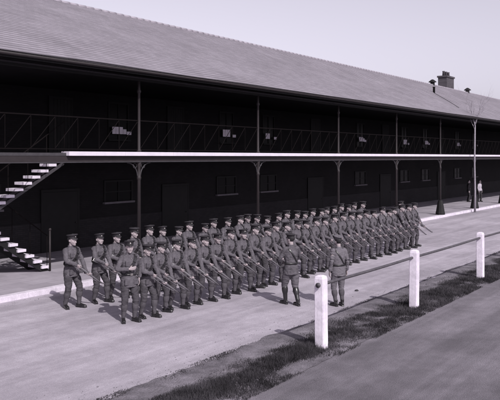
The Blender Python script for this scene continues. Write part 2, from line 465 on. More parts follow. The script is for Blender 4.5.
    # cap
    if style in ('soldier','officer','pale_officer'):
        bm = bmesh.new(); oval = 1.22; tilt = R(rnd.uniform(-2,2))
        Rc = Rm @ Matrix.Rotation(R(-4),3,'X') @ Matrix.Rotation(tilt,3,'Y')
        Hc = H + Rm @ V((0,.004,.058))
        def crown(b):
            n = 28; rings = []
            prof = [(-.004,.0815,0),(.040,.083,0),(.050,.096,.004),(.066,.110,.009),(.074,.114,.010),(.083,.104,.011),(.085,.06,.01),(.085,.002,.01)]
            for z, r, tl in prof:
                rings.append([b.verts.new((r*math.cos(2*PI*k/n), r*1.14*math.sin(2*PI*k/n)+.004, z - (tl*1.4)*math.sin(2*PI*k/n)*1.0 + (noise.noise(V((k*.7,z*30,seed)))*.003))) for k in range(n)])
            for i in range(len(rings)-1):
                for k in range(n):
                    b.faces.new((rings[i][k], rings[i][(k+1)%n], rings[i+1][(k+1)%n], rings[i+1][k]))
        add_local(bm, crown, Hc, Rc)
        cap = obj('cap', bm, M['capcloth' if style != 'pale_officer' else coat], root, True)
        bm = bmesh.new()
        def peak(b):
            n = 16; top = []; bot = []
            A = []
            for k in range(n+1):
                a = R(200+140*k/n)
                inn = V((.081*math.cos(a), .0925*math.sin(a)+.004, .006))
                w = math.sin(PI*k/n)**.7
                out = inn + V((math.cos(a)*.012, math.sin(a)*.052, -.026))*w
                A.append((inn, inn.lerp(out,.5)+V((0,0,.004*w)), out))
            rows = [[b.verts.new(x[j]) for x in A] for j in range(3)]
            rows2 = [[b.verts.new(x[j]-V((0,0,.004))) for x in A] for j in range(3)]
            for j in range(2):
                for k in range(n):
                    b.faces.new((rows[j][k],rows[j][k+1],rows[j+1][k+1],rows[j+1][k]))
                    b.faces.new((rows2[j][k],rows2[j+1][k],rows2[j+1][k+1],rows2[j][k+1]))
            for k in range(n): b.faces.new((rows[2][k],rows[2][k+1],rows2[2][k+1],rows2[2][k]))
        add_local(bm, peak, Hc, Rc); obj('peak', bm, M['leather' if style=='soldier' else coat], cap, True)
        bm = bmesh.new()
        def badge(b): ball(b, V((0,-.094,.030)), (.016,.005,.018), 10)
        add_local(bm, badge, Hc, Rc); obj('cap_badge', bm, M['brass'], cap, True)
        bm = bmesh.new()
        def strap(b):
            hloft(b, [(.004,0,.004,.0835,.0945),(.004,0,.004,.086,.097),(.014,0,.004,.086,.097),(.014,0,.004,.0835,.0945)], 28, False)
        add_local(bm, strap, Hc, Rc); obj('chin_strap', bm, M['leather'], cap, True)
    return root

# rifle (a thing of its own; local z = muzzle direction, origin at the small of the butt)
def make_rifle():
    root = thing('rifle', 'bolt action rifle', 'rifle')
    bm = bmesh.new()
    P = [V((0,.060,-.37)), V((0,.052,-.30)), V((0,.030,-.16)), V((0,.012,-.06)), V((0,.004,0)), V((0,.0,.08)), V((0,0,.25)), V((0,0,.55)), V((0,0,.70))]
    loft(bm, P, [(.019,.062),(.021,.060),(.019,.042),(.018,.026),(.018,.021),(.023,.030),(.024,.029),(.019,.022),(.016,.018)], 12, V((0,1,0)))
    for v in bm.verts: v.co = V((v.co.x, v.co.y, v.co.z))
    st = obj('stock', bm, M['wood'], root, True)
    bm = bmesh.new(); box(bm,-.018,.018,-.001,.118,-.378,-.371,.002); obj('butt_plate', bm, M['brass'], st)
    bm = bmesh.new()
    loft(bm, [V((0,-.022,.06)), V((0,-.022,.25)), V((0,-.020,.26)), V((0,-.016,.745))], [.014,.013,.0095,.008], 10, V((0,1,0)))
    box(bm,-.006,.006,-.040,-.022,.71,.735,.002)
    box(bm,-.010,.010,-.046,-.024,.26,.285,.002)
    obj('barrel', bm, M['gun'], root, True)
    bm = bmesh.new(); box(bm,-.012,.012,.02,.085,.09,.16,.004); obj('magazine', bm, M['gun'], root)
    bm = bmesh.new(); loft(bm, [V((.0,-.02,.05)), V((-.03,-.012,.045)), V((-.055,.004,.04))], [.005,.005,.008], 8); ball(bm, V((-.058,.006,.04)), .010, 8); obj('bolt_handle', bm, M['gun'], root, True)
    bm = bmesh.new(); P = [V((0,.03+.035*math.sin(PI*k/14),-.25+.83*k/14)) for k in range(15)]
    loft(bm, P, [(.014,.003)]*15, 6, V((0,1,0))); obj('sling', bm, M['web'], root, True)
    return root

GRIP = (R(62), R(58), R(52)); LOOSE = (R(14), R(22), R(18))
RH = V((-.060,-.285,.985)); LH = V((.105,-.415,.825))
def perp(v, r): return (v - r*v.dot(r)).normalized()
def gripposes(rh=RH, lh=LH):
    rd = (lh-rh).normalized(); out = {}
    pr = perp(V((1,0,.1)), rd); d = (pr.cross(rd)*.6 + rd*.85).normalized()
    out['R'] = dict(K=rh - pr*.030 + d*.02, d=d, t=rd.copy(), curl=GRIP, hint=V((-1.3,.45,-.2)))
    pl = perp(V((.45,-.25,.8)), rd); d = (rd.cross(pl)*.7 + rd*.8).normalized()
    out['L'] = dict(K=lh - pl*.032 + d*.02, d=d, t=rd.copy(), curl=GRIP, hint=V((1,.3,-.45)))
    return out
def hang(s, fwd=0, out=.0):
    d = V((0,-.12,-1)).normalized()
    return dict(K=V((s*(.245+out), -.02-fwd, .80)), d=d, t=V((-s*.15,-1,0)), curl=LOOSE, hint=V((s*.3,1,0)))

ORD = ['','first','second','third','fourth','fifth','sixth','seventh','eighth','ninth','tenth','eleventh','twelfth','thirteenth','fourteenth','fifteenth','sixteenth','seventeenth','eighteenth','nineteenth','twentieth','twenty-first','twenty-second','twenty-third','twenty-fourth','twenty-fifth','twenty-sixth','twenty-seventh','twenty-eighth','twenty-ninth','thirtieth']
protos = []; feet_sets = [[(.13,-.15,14),(-.12,.03,-24)], [(.11,-.10,20),(-.13,.04,-18)], [(.14,-.17,8),(-.11,.02,-30)], [(.12,-.08,16),(-.12,.0,-20)], [(.15,-.12,10),(-.10,.05,-26)], [(.10,-.19,4),(-.13,.02,-20)]]
for i in range(6):
    p = gripposes(RH + V((.008*i-.01, .01*(i%2), .014*(i-1))), LH + V((.012*(i%3)-.01, -.01*i+.01, .010*(i-1))))
    p['feet'] = feet_sets[i]; p['turn'] = (-4, 14, -16, 3, 8, -8)[i]; p['nod'] = (4, 12, 0, 7, 5, 10)[i]
    p['axis'] = (RH + V((.008*i-.01, .01*(i%2), .014*(i-1))), LH + V((.012*(i%3)-.01, -.01*i+.01, .010*(i-1))))
    protos.append((make_person('x', p, i), p))
rifle0 = make_rifle()
used = set(); first_rifle = [True]
def place_soldier(x, y, k, rank, last=None):
    i = k if k < 0 else random.choice([0,1,2,3,4,5])
    src, p = protos[i]
    o = src if i not in used else copytree(src); used.add(i)
    sc = random.uniform(.96, 1.045); rz = R(random.uniform(-11, 9))
    o.location = (x, y, .008); o.rotation_euler = (0,0,rz); wd = random.uniform(1.06,1.14); o.scale = (sc*wd,sc*wd,sc)
    return o, p, sc, rz
def place_rifle(o, p, sc, rz):
    rh, lh = p['axis']; rd = (lh-rh).normalized()
    r = rifle0 if first_rifle[0] else copytree(rifle0); first_rifle[0] = False
    # local y of the rifle is its underside
    z = rd; dn = (V((.1,-.35,-1)) - z*V((.1,-.35,-1)).dot(z)).normalized(); xax = dn.cross(z).normalized()
    m = Matrix((xax, dn, z)).transposed().to_4x4()
    mw = Matrix.Translation(o.location) @ Matrix.Rotation(rz,4,'Z') @ Matrix.Diagonal((o.scale[0],o.scale[1],sc,1)) @ Matrix.Translation(rh) @ m
    loc, rot, s = mw.decompose()
    r.rotation_mode = 'XYZ'; r.location = loc; r.rotation_euler = rot.to_euler()
    return r

Y1, Y2 = 11.75, 13.95
front = []
for k in range(1, 29): front.append(11.5 + .535*k + .0021*k*k)
n_f = len(front)
for k, s in enumerate(front):
    o, p, sc, rz = place_soldier(s+random.uniform(-.03,.03), Y1+random.uniform(-.05,.05), k+100, 'front')
    w = ORD[k+2]
    pos = f'{w} from the left' if k < n_f-1 else 'last on the far right'
    o['label'] = f'soldier in peaked cap holding rifle, {pos} of the front rank'; o['category'] = 'person'; o['group'] = 'soldiers standing in the front rank'
    r = place_rifle(o, p, sc, rz)
    r['label'] = f'rifle held by the soldier {pos} of the front rank'; r['category'] = 'rifle'; r['group'] = 'rifles carried by the front rank'
rear = [11.65, 12.5, 13.2] + [13.2+.60*k for k in range(1, 25)]
for k, s in enumerate(rear):
    o, p, sc, rz = place_soldier(s+(random.uniform(-.05,.05) if k else 0), Y2+(random.uniform(-.06,.06) if k else 0), k+100, 'rear')
    w = ORD[k+1]
    pos = f'{w} from the left' if k < len(rear)-1 else 'last on the far right'
    if k == 0: pos = 'leftmost'
    o['label'] = f'soldier in peaked cap holding rifle, {pos} of the rear rank'; o['category'] = 'person'; o['group'] = 'soldiers standing in the rear rank'
    r = place_rifle(o, p, sc, rz)
    r['label'] = f'rifle held by the soldier {pos} of the rear rank'; r['category'] = 'rifle'; r['group'] = 'rifles carried by the rear rank'

o, p, sc, rz = place_soldier(28.9, 12.7, 0, 'x')
tag(o, 'soldier in peaked cap standing just behind the far right end of the front rank', 'person')
r = place_rifle(o, p, sc, rz); tag(r, 'rifle held by the soldier standing just behind the right end of the front rank', 'rifle')
for q in (o, r):
    if 'group' in q: del q['group']

# end man of the front rank, one forearm across his chest, no rifle
p = dict(R=dict(K=V((-.02,-.25,1.20)), d=V((.92,-.30,.12)), t=V((0,-.1,1)), curl=LOOSE, hint=V((-1,.2,-.4))),
         L=dict(K=V((.20,-.10,.86)), d=V((-.1,-.35,-1)), t=V((-.3,-1,0)), curl=LOOSE, hint=V((1,.6,0))),
         feet=[(.12,-.06,18),(-.12,.0,-22)], turn=-14, nod=3)
o = make_person('soldier without a rifle at the left end of the front rank, forearm across chest', p, 11)
o.location = (11.45, Y1-.05, .008); o.rotation_euler = (0,0,R(-18)); o.scale = (1.05,)*3

# inspecting officer with his back half turned, elbows bent
p = dict(R=dict(K=V((-.06,-.30,1.08)), d=V((.75,-.6,.1)), t=V((0,-.1,1)), curl=GRIP, hint=V((-1,.35,-.3))),
         L=dict(K=V((.06,-.29,1.02)), d=V((-.75,-.6,0)), t=V((0,-.1,1)), curl=GRIP, hint=V((1,.35,-.3))),
         feet=[(.07,-.17,6),(-.06,.17,-6)], turn=12, nod=6)
o = make_person('officer in tall riding boots with elbows bent, walking along the front of the ranks', p, 21, 'officer')
o.location = (15.2, 9.66, .008); o.rotation_euler = (0,0,R(158)); o.scale = (1.06,1.06,1.02)
p = dict(R=hang(-1,.0), L=hang(1,.02), feet=[(.09,-.02,14),(-.09,.0,-14)], turn=-3, nod=2)
o = make_person('officer in pale tunic standing with back to camera beside the end fence post', p, 31, 'pale_officer')
o.location = (15.78, 8.60, .008); o.rotation_euler = (0,0,R(150)); o.scale = (1.0,)*3
# bystanders under the verandah far right
o = make_person('bystander in pale shirt standing under the verandah at the far right', dict(R=hang(-1,.1), L=hang(1,.03), feet=[(.1,-.05,10),(-.1,.05,-12)], turn=10), 41, 'civil')
o.location = (57.2, 18.2, .16); o.rotation_euler = (0,0,R(-20))
o = make_person('bystander in dark clothes half hidden behind the man in pale shirt', dict(R=hang(-1,.0), L=hang(1,.1), feet=[(.1,.05,10),(-.1,-.02,-12)], turn=-10), 42, 'dark')
o.location = (56.6, 18.9, .16); o.rotation_euler = (0,0,R(25))

# ------------------------------------------------------------------ ground
def sheet(name, x0, x1, y0, y1, z, m, nx=1, ny=1, amp=0):
    bm = bmesh.new(); g = []
    for j in range(ny+1):
        row = []
        for i in range(nx+1):
            x = x0+(x1-x0)*i/nx; y = y0+(y1-y0)*j/ny
            zz = z + (noise.noise(V((x*.5,y*.5,3)))*amp if 0 < j < ny else 0)
            row.append(bm.verts.new((x,y,zz)))
        g.append(row)
    for j in range(ny):
        for i in range(nx): bm.faces.new((g[j][i],g[j][i+1],g[j+1][i+1],g[j+1][i]))
    return struct(obj(name, bm, m, None, True))
sheet('ground', -600, 900, -700, 900, -.012, M['earth'])
sheet('path', -40, 140, -30, 6.75, .0, M['path'])
sheet('road', -40, 140, 8.05, 15.92, .004, M['road'])
# verge with uneven edges
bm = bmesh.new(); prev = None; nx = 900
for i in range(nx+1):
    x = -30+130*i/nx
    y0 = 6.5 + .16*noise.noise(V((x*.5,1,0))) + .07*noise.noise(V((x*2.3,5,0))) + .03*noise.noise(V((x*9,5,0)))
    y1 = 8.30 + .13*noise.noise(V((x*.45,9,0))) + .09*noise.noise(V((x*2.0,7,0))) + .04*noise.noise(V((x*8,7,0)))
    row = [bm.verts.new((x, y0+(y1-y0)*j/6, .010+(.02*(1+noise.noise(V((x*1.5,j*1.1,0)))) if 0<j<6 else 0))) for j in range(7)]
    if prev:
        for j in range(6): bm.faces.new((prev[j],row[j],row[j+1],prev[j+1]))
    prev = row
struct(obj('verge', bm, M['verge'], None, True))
# grass blades
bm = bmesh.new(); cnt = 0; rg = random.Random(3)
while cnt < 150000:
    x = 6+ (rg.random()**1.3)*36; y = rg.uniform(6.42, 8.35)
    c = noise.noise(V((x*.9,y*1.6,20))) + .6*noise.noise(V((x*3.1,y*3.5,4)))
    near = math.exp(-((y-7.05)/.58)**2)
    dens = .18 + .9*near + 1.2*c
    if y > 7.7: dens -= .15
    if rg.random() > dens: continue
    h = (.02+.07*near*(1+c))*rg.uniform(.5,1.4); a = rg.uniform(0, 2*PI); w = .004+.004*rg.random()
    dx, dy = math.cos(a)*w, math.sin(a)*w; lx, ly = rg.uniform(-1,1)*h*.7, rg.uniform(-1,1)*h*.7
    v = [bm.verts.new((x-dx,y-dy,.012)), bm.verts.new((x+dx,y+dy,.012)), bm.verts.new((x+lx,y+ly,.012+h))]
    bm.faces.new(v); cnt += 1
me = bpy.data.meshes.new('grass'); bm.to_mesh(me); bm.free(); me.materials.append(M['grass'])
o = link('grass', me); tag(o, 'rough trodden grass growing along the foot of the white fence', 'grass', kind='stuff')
# pavement and kerb
bm = bmesh.new(); box(bm, -40, 140, 16.14, 22.3, -.1, .145); struct(obj('pavement', bm, M['pave']))
bm = bmesh.new(); x = -40; rk = random.Random(5)
while x < 120:
    L_ = rk.uniform(.85,1.0); box(bm, x, x+L_-.008, 15.9+rk.uniform(-.004,.004), 16.135, -.1, .150+rk.uniform(-.003,.003), .012); x += L_
struct(obj('kerb', bm, M['kerb']))
# loose gravel
bm = bmesh.new(); rg = random.Random(8); k = 0
while k < 2600:
    x = 3 + rg.random()**1.4*34; y = rg.choice((rg.gauss(8.35,.35), rg.gauss(6.35,.35), rg.gauss(8.3,.2), rg.gauss(15.6,.25)))
    if y > 15.85 or y < 1: continue
    k += 1
    q = rg.uniform(.004,.011)*(1.0 if rg.random() > .03 else 1.8)
    z = .008+q*.25+(.02 if 6.5<y<8.3 else 0); a0 = rg.uniform(0,2*PI); e = rg.uniform(.8,1.5)
    ring = [bm.verts.new((x+q*e*math.cos(a0+PI*t_/3)*rg.uniform(.8,1.1), y+q*math.sin(a0+PI*t_/3)*rg.uniform(.8,1.1), z)) for t_ in range(6)]
    tp = bm.verts.new((x,y,z+q*.6)); bt = bm.verts.new((x,y,z-q*.5))
    for t_ in range(6):
        bm.faces.new((ring[t_],ring[(t_+1)%6],tp)); bm.faces.new((ring[(t_+1)%6],ring[t_],bt))
o = obj('gravel', bm, mat('gravel_stone', .17, .9, .6, 1.7)); tag(o, 'loose gravel scattered over the road and along the verge', 'gravel', kind='stuff')
# pebble
bm = bmesh.new(); bmesh.ops.create_icosphere(bm, subdivisions=3, radius=.05)
for v in bm.verts: v.co = V((v.co.x*1.2, v.co.y, v.co.z*.6))*(1+.25*noise.noise(v.co*30))
o = obj('stone', bm, M['stone'], None, True, (17.85, 9.15, .02)); tag(o, 'small dark stone lying alone on the road behind the fence', 'stone')

# ------------------------------------------------------------------ barracks
B = thing('barracks_building', 'long two storey dark brick barracks with iron verandah and slate roof', 'building', (0,0,0))
XA, XB = -14, 98; YC = 16.2; YW = 22.0; ZS = 3.86
COLX = [16.3+6.7*k for k in range(-4, 13)]
STX0, STX1, STX2 = 4.2, 13.3, 14.3      # stair opening in the balcony
def part(name, bm, m, parent=None, smooth=False): return obj(name, bm, m, parent or B, smooth)
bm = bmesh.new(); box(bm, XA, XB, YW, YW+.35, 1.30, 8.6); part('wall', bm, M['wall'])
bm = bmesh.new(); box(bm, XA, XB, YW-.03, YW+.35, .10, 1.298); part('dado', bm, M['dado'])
bm = bmesh.new(); box(bm, XA, XB, 31.6, 32, 0, 6.6); box(bm, XA, XA+.3, YW+.35, 31.6, 0, 8); box(bm, XB-.3, XB, YW+.35, 31.6, 0, 8); part('rear_wall', bm, M['wall'])
# balcony: stone edge, beam, soffit, floor
bm = bmesh.new()
x = STX1
while x < XB-.1:
    box(bm, x, x+2.226, YC-.19, YC+.16, ZS-.025, ZS+.10, .008); x += 2.233
part('balcony_edge', bm, M['slab']); bm = bmesh.new()
x = XA
while x < STX0-.1:
    box(bm, x, x+2.226, YC-.19, YC+.16, ZS-.025, ZS+.10, .008); x += 2.233
part('balcony_edge', bm, M['slab'])
bm = bmesh.new(); box(bm, STX0+.35, XB, YC+.162, YW, ZS-.04, ZS+.09) ; 
bm.free(); bm = bmesh.new()
box(bm, STX2, XB, YC+.162, YW-.002, ZS-.04, ZS+.09); box(bm, STX0, STX2-.002, 19.75, YW-.002, ZS-.04, ZS+.09); box(bm, XA, STX0-.002, YC+.162, YW-.002, ZS-.04, ZS+.09)
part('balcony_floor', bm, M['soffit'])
bm = bmesh.new()
box(bm, XA, XB, YC-.05, YC+.05, ZS-.20, ZS-.027); part('balcony_beam', bm, M['iron'])
bm = bmesh.new(); box(bm, XA, XB, YC-.09, YC+.09, ZS-.228, ZS-.202); part('beam_flange', bm, M['ironpale'])
bm = bmesh.new()
for x in COLX:
    for dx in (0, 3.35): 
        if x+dx > STX2 or x+dx < STX0: box(bm, x+dx-.05, x+dx+.05, YC+.1, YW-.01, ZS-.22, ZS-.042)
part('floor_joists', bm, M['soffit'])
# upper edge beam over the stair opening
bm = bmesh.new(); box(bm, STX0, STX1-.002, YC-.06, YC+.06, ZS-.026, ZS+.06); part('landing_beam', bm, M['ironpale'])
# columns
def column_mesh():
    bm = bmesh.new()
    n = 16
    prof = [(.14,.0),(.14,.062),(3.05,.055),(3.08,.068),(3.13,.074),(3.16,.068),(3.19,.055),(3.45,.055),(3.52,.07),(3.60,.08),(3.628,.08)]
    hloft(bm, [(z if r else z,0,0,r or .06,r or .06) for z, r in prof], n)
    return bm
bm = column_mesh(); c_low = finish(bm, 'column_shaft', M['iron'], True)
bm = bmesh.new(); hloft(bm, [(z,0,0,r,r) for z, r in ((ZS+.102,.075),(ZS+.16,.075),(ZS+.20,.05),(5.86,.044),(5.89,.064),(5.93,.072),(5.96,.06),(5.99,.046),(6.26,.046))], 16)
c_up = finish(bm, 'upper_shaft', M['iron'], True)
bm = bmesh.new()
def rs(bm, z, r, n=16):
    return
hloft(bm, [(.14,0,0,.29,.29),(.26,0,0,.29,.29),(.33,0,0,.27,.27),(.75,0,0,.20,.20),(.98,0,0,.15,.15),(1.05,0,0,.13,.13),(1.07,0,0,.07,.07)], 10)
c_ped = finish(bm, 'pedestal', M['darkwood'], False)
def bracket(s, z0, rr, th=.022):
    bm = bmesh.new(); P = []
    for k in range(11):
        a = PI/2*k/10
        P.append(V((s*(.065+rr*(1-math.cos(a))), 0, z0 + rr*math.sin(a))))
    loft(bm, P, [th*.8]*11, 8, V((0,1,0)))
    # scroll ring in the spandrel
    Rr = rr*.17; c = V((s*(.065+rr*.26),0,z0+rr*.78)); q = [c+V((Rr*math.cos(2*PI*k/12),0,Rr*math.sin(2*PI*k/12))) for k in range(13)]
    loft(bm, q, [.009]*13, 6, V((0,1,0)))
    return bm
brk = {s: finish(bracket(s, 3.16, .455), 'bracket', M['ironpale'], True) for s in (-1,1)}
brk2 = {s: finish(bracket(s, 5.97, .30, .016), 'bracket', M['iron'], True) for s in (-1,1)}
for x in COLX:
    c = link('column', c_low, B, (x, YC, 0))
    link('pedestal', c_ped, c); 
    for s in (-1,1): link('bracket', brk[s], c)
    c = link('upper_column', c_up, B, (x, YC, 0))
# upper plate beam and eaves
bm = bmesh.new(); box(bm, XA, XB, YC-.07, YC+.07, 6.262, 6.40); part('plate_beam', bm, M['darkwood'])
bm = bmesh.new(); box(bm, XA, XB, YC-.11, YC-.072, 6.33, 6.375); part('gutter_board', bm, M['ironpale'])
bm = bmesh.new()
vs = [bm.verts.new(q) for q in ((XA,15.56,6.47),(XB,15.56,6.47),(XB,YW-.002,6.42),(XA,YW-.002,6.42),(XA,15.56,6.50),(XB,15.56,6.50),(XB,YW-.002,6.50),(XA,YW-.002,6.50))]
for f in ((0,1,2,3),(4,7,6,5),(0,4,5,1),(2,6,7,3),(0,3,7,4),(1,5,6,2)): bm.faces.new([vs[i] for i in f])
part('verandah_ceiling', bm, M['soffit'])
bm = bmesh.new(); box(bm, XA, XB, 15.50, 15.555, 6.36, 6.52); part('eaves_fascia', bm, M['darkwood'])
# gutter half round
bm = bmesh.new()
loft(bm, [V((XA,15.44,6.46)), V((XB,15.44,6.46))], [.055,.055], 12, V((0,0,1)))
part('gutter', bm, M['iron'], None, True)
# roof
YE, ZE, YR, ZR = 15.36, 6.53, 24.0, 10.42
sl = (ZR-ZE)/(YR-YE)
roof = None
bm = bmesh.new()
rows = 41; rr_ = random.Random(9); prevt = None
Ls = math.hypot(YR-YE, ZR-ZE)
# courses as real overlapping steps, small dips along the length
nseg = 112
for j in range(rows):
    f0, f1 = j/rows, (j+1)/rows
    y0, y1 = YE+(YR-YE)*f0, YE+(YR-YE)*f1; z0, z1 = ZE+(ZR-ZE)*f0, ZE+(ZR-ZE)*f1
    A = []; 
    for i in range(nseg+1):
        x = XA-.3+(XB-XA+.6)*i/nseg
        w = .035*noise.noise(V((x*.25, j*.12, 0)))
        A.append((bm.verts.new((x,y0,z0+.014+w)), bm.verts.new((x,y1,z1-.004+w)), bm.verts.new((x,y0,z0-.012+w))))
    for i in range(nseg):
        bm.faces.new((A[i][0],A[i+1][0],A[i+1][1],A[i][1])); bm.faces.new((A[i][2],A[i+1][2],A[i+1][0],A[i][0]))
roof = part('roof', bm, M['slate'])
bm = bmesh.new()
vs = [bm.verts.new(q) for q in ((XA-.3,YR,ZR),(XB+.3,YR,ZR),(XB+.3,32.6,6.53),(XA-.3,32.6,6.53),(XA-.3,YR,ZR-.12),(XB+.3,YR,ZR-.12),(XB+.3,32.6,6.41),(XA-.3,32.6,6.41),(XA-.3,YE+.01,ZE-.03),(XB+.3,YE+.01,ZE-.03))]
bm.faces.new([vs[i] for i in (0,1,2,3)]); bm.faces.new([vs[i] for i in (4,7,6,5)]); bm.faces.new([vs[i] for i in (2,6,7,3)]); bm.faces.new([vs[i] for i in (4,5,9,8)])
link('rear_slope', finish(bm, 'rear_slope', M['slate']), roof)
bm = bmesh.new(); x = XA-.3
while x < XB+.2:
    loft(bm, [V((x,YR,ZR-.03)), V((x+.44,YR,ZR-.03))], [(.13,.085),(.14,.095)], 12); x += .45
link('ridge_tiles', finish(bm, 'ridge_tiles', M['ridge'], True), roof)
# gable infill
bm = bmesh.new()
for xx in (XA, XB-.3):
    a = [bm.verts.new((xx+dx, y, z)) for dx in (0,.3) for y, z in ((YC,6.45),(YR,ZR-.1),(31.9,6.45))]
    bm.faces.new(a[0:3]); bm.faces.new(a[3:6][::-1])
part('gable', bm, M['wall'])
def px2s(px, n): 
    Z = 863.1*n/(755-px); return (Z-.585*n)/.811
# ridge vents, pipe, chimney
for px in (432.5, 467.5):
    s = px2s(px, 24); bm = bmesh.new()
    hloft(bm, [(ZR-.1,0,0,.20,.20),(ZR+.22,0,0,.20,.20),(ZR+.24,0,0,.40,.36),(ZR+.29,0,0,.38,.34),(ZR+.46,0,0,.15,.13),(ZR+.50,0,0,.04,.04)], 14)
    o = link('ridge_vent', finish(bm, 'ridge_vent', M['darkwood'], False), roof); o.location = (s, YR, 0)
s = px2s(434, 20.6); bm = bmesh.new(); zz = ZE+sl*(20.6-YE)
hloft(bm, [(zz-.1,0,0,.09,.09),(zz+.42,0,0,.09,.09),(zz+.43,0,0,.12,.12),(zz+.47,0,0,.11,.11)], 12)
o = link('vent_pipe', finish(bm, 'vent_pipe', M['darkwood'], True), roof); o.location = (s, 20.6, 0)
s = px2s(446.5, 25.0); bm = bmesh.new()
box(bm, s-1.0, s+1.0, 24.6, 25.5, ZR-.8, ZR+1.25, .01); box(bm, s-1.08, s+1.08, 24.52, 25.58, ZR+1.252, ZR+1.42, .01)
ch = link('chimney', finish(bm, 'chimney', M['chim']), roof)
for dx in (-.65,0,.65):
    bm = bmesh.new(); hloft(bm, [(ZR+1.42,s+dx,25.05,.14,.14),(ZR+1.8,s+dx,25.05,.11,.11),(ZR+1.83,s+dx,25.05,.13,.13),(ZR+1.9,s+dx,25.05,.13,.13)], 12)
    link('chimney_pot', finish(bm, 'chimney_pot', M['chim'], True), ch)
# lightning cable lying on the slates
bm = bmesh.new(); P = []
for k in range(13):
    f = k/12; y = 20.3-3.4*f; s_ = px2s(434+25*f, y); P.append(V((s_, y, ZE+sl*(y-YE)+.05)))
loft(bm, P, [.016]*13, 6); link('roof_cable', finish(bm, 'roof_cable', M['ironpale'], True), roof)

# railing (parts of the balcony, one per bay)
def railing(x0, x1):
    bm = bmesh.new(); z0 = ZS+.16; z1 = 4.96
    box(bm, x0, x1, YC-.02, YC+.02, z1, z1+.032); box(bm, x0, x1, YC-.015, YC+.015, z0, z0+.022)
    n = max(2, int(round((x1-x0)/.78))); w = (x1-x0)/n
    for k in range(n):
        a = V((x0+w*k, YC, z0+.03)); b = V((x0+w*(k+1), YC, z1-.002)); loft(bm, [a,b], [.011,.011], 6, V((0,1,0)))
        loft(bm, [V((a.x,YC+.0,z0+.023)), V((a.x,YC,z1-.001))], [.008,.008], 6, V((0,1,0)))
    return bm
for a, b in zip(COLX, COLX[1:]):
    part('railing', railing(a+.05, b-.05), M['railiron'])

# windows
WS = [px2s(p, 22.0) for p in (-140,-20,118,226,268,360,404,425,457,474)]
def window(s, floor, wide=1.05):
    z0, z1 = (4.55, 6.05) if floor else (1.92, 2.75)
    w = wide/2
    bm = bmesh.new()
    box(bm, s-w-.07, s+w+.07, YW-.05, YW-.002, z1, z1+.07); 
    box(bm, s-w-.07, s-w, YW-.05, YW-.002, z0, z1); box(bm, s+w, s+w+.07, YW-.05, YW-.002, z0, z1)
    box(bm, s-.02, s+.02, YW-.04, YW-.012, z0, z1)
    box(bm, s-w, s-.022, YW-.04, YW-.012, (z0+z1)/2-.02, (z0+z1)/2+.02); box(bm, s+.022, s+w, YW-.04, YW-.012, (z0+z1)/2-.02, (z0+z1)/2+.02)
    fr = part('window', bm, M['darkwood'])
    bm = bmesh.new(); box(bm, s-w, s+w, YW-.010, YW-.003, z0, z1); link('pane', finish(bm,'pane',M['glass']), fr)
    bm = bmesh.new(); box(bm, s-w-.12, s+w+.12, YW-.14, YW-.002, z0-.085, z0-.002, .006); link('sill', finish(bm,'sill',M['sillstone' if not floor else 'darkwood']), fr)
    return fr
for i, s in enumerate(WS):
    up = window(s, 1)
    # pale slats left of the mullion, small piece right: painted stand-ins for window daylight
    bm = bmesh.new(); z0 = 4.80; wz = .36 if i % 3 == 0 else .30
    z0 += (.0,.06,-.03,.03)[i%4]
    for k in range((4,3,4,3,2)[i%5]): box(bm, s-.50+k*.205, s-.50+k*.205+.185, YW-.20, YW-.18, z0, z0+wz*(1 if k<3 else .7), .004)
    link('window_glint_slats', finish(bm,'window_glint_slats',M['pale']), up)
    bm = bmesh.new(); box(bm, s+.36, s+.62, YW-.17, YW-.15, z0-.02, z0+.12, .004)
    link('small_window_glint', finish(bm,'small_window_glint',M['pale']), up)
    window(s, 0, 1.5)
# stable doors on the ground floor, room doors above
for s in [px2s(p, 22.0) for p in (60,175,315,385,441)]:
    for z0, z1, w in ((.15,2.45,.85),(ZS+.10,6.05,.5)):
        bm = bmesh.new(); box(bm, s-w-.08, s-w, YW-.06, YW-.032, z0, z1); box(bm, s+w, s+w+.08, YW-.06, YW-.032, z0, z1); box(bm, s-w-.08, s+w+.08, YW-.06, YW-.032, z1, z1+.1)
        x = s-w+.004
        while x < s+w-.1: box(bm, x, x+.155, YW-.055, YW-.032, z0+.02, z1-.01, .003); x += (2*w-.008)/round((2*w)/.16)
        d = part('door', bm, M['darkwood'])
        bm = bmesh.new(); ball(bm, V((s+w-.12, YW-.08, z0+1.05)), .03, 8); link('handle', finish(bm,'handle',M['gun'],True), d)

# ------------------------------------------------------------------ staircase
ST = thing('staircase', 'open dogleg stair with whitened steps rising to the balcony at far left', 'staircase', (0,0,0))
YS0, YS1 = 18.35, 19.2
def spx(px, n): return px2s(px, n)
footx = px2s(50, 18.35)     # foot of the lower flight
run, rise = .30, .205
nlow = 9; nup = 9
lx = footx
for k in range(nlow):
    bm = bmesh.new(); z = .145 + rise*(k+1)-.02; x1 = lx - run*k
    box(bm, x1-.30, x1, YS0, YS1, z-.085, z, .008)
    o = link('step', finish(bm, 'step', M['step']), ST)
landx1 = lx - run*nlow; zl = .145+rise*(nlow+1)-.02
YU0, YU1 = 17.40, 17.86; topx = STX2-.02; upx = topx - .3*nup
bm = bmesh.new(); box(bm, upx-1.1, upx, YU0, YS1, zl-.12, zl, .01); link('landing', finish(bm,'landing',M['step']), ST)
bm = bmesh.new(); box(bm, upx+.003, landx1, YS0, YS1, zl-.12, zl, .01); link('landing', finish(bm,'landing',M['step']), ST)
for k in range(nup):
    bm = bmesh.new(); z = zl + (ZS+.09-zl)*(k+1)/(nup+1); x0 = upx + run*k
    box(bm, x0, x0+.285, YU0, YU1, z-.085, z, .008)
    link('step', finish(bm, 'step', M['step']), ST)
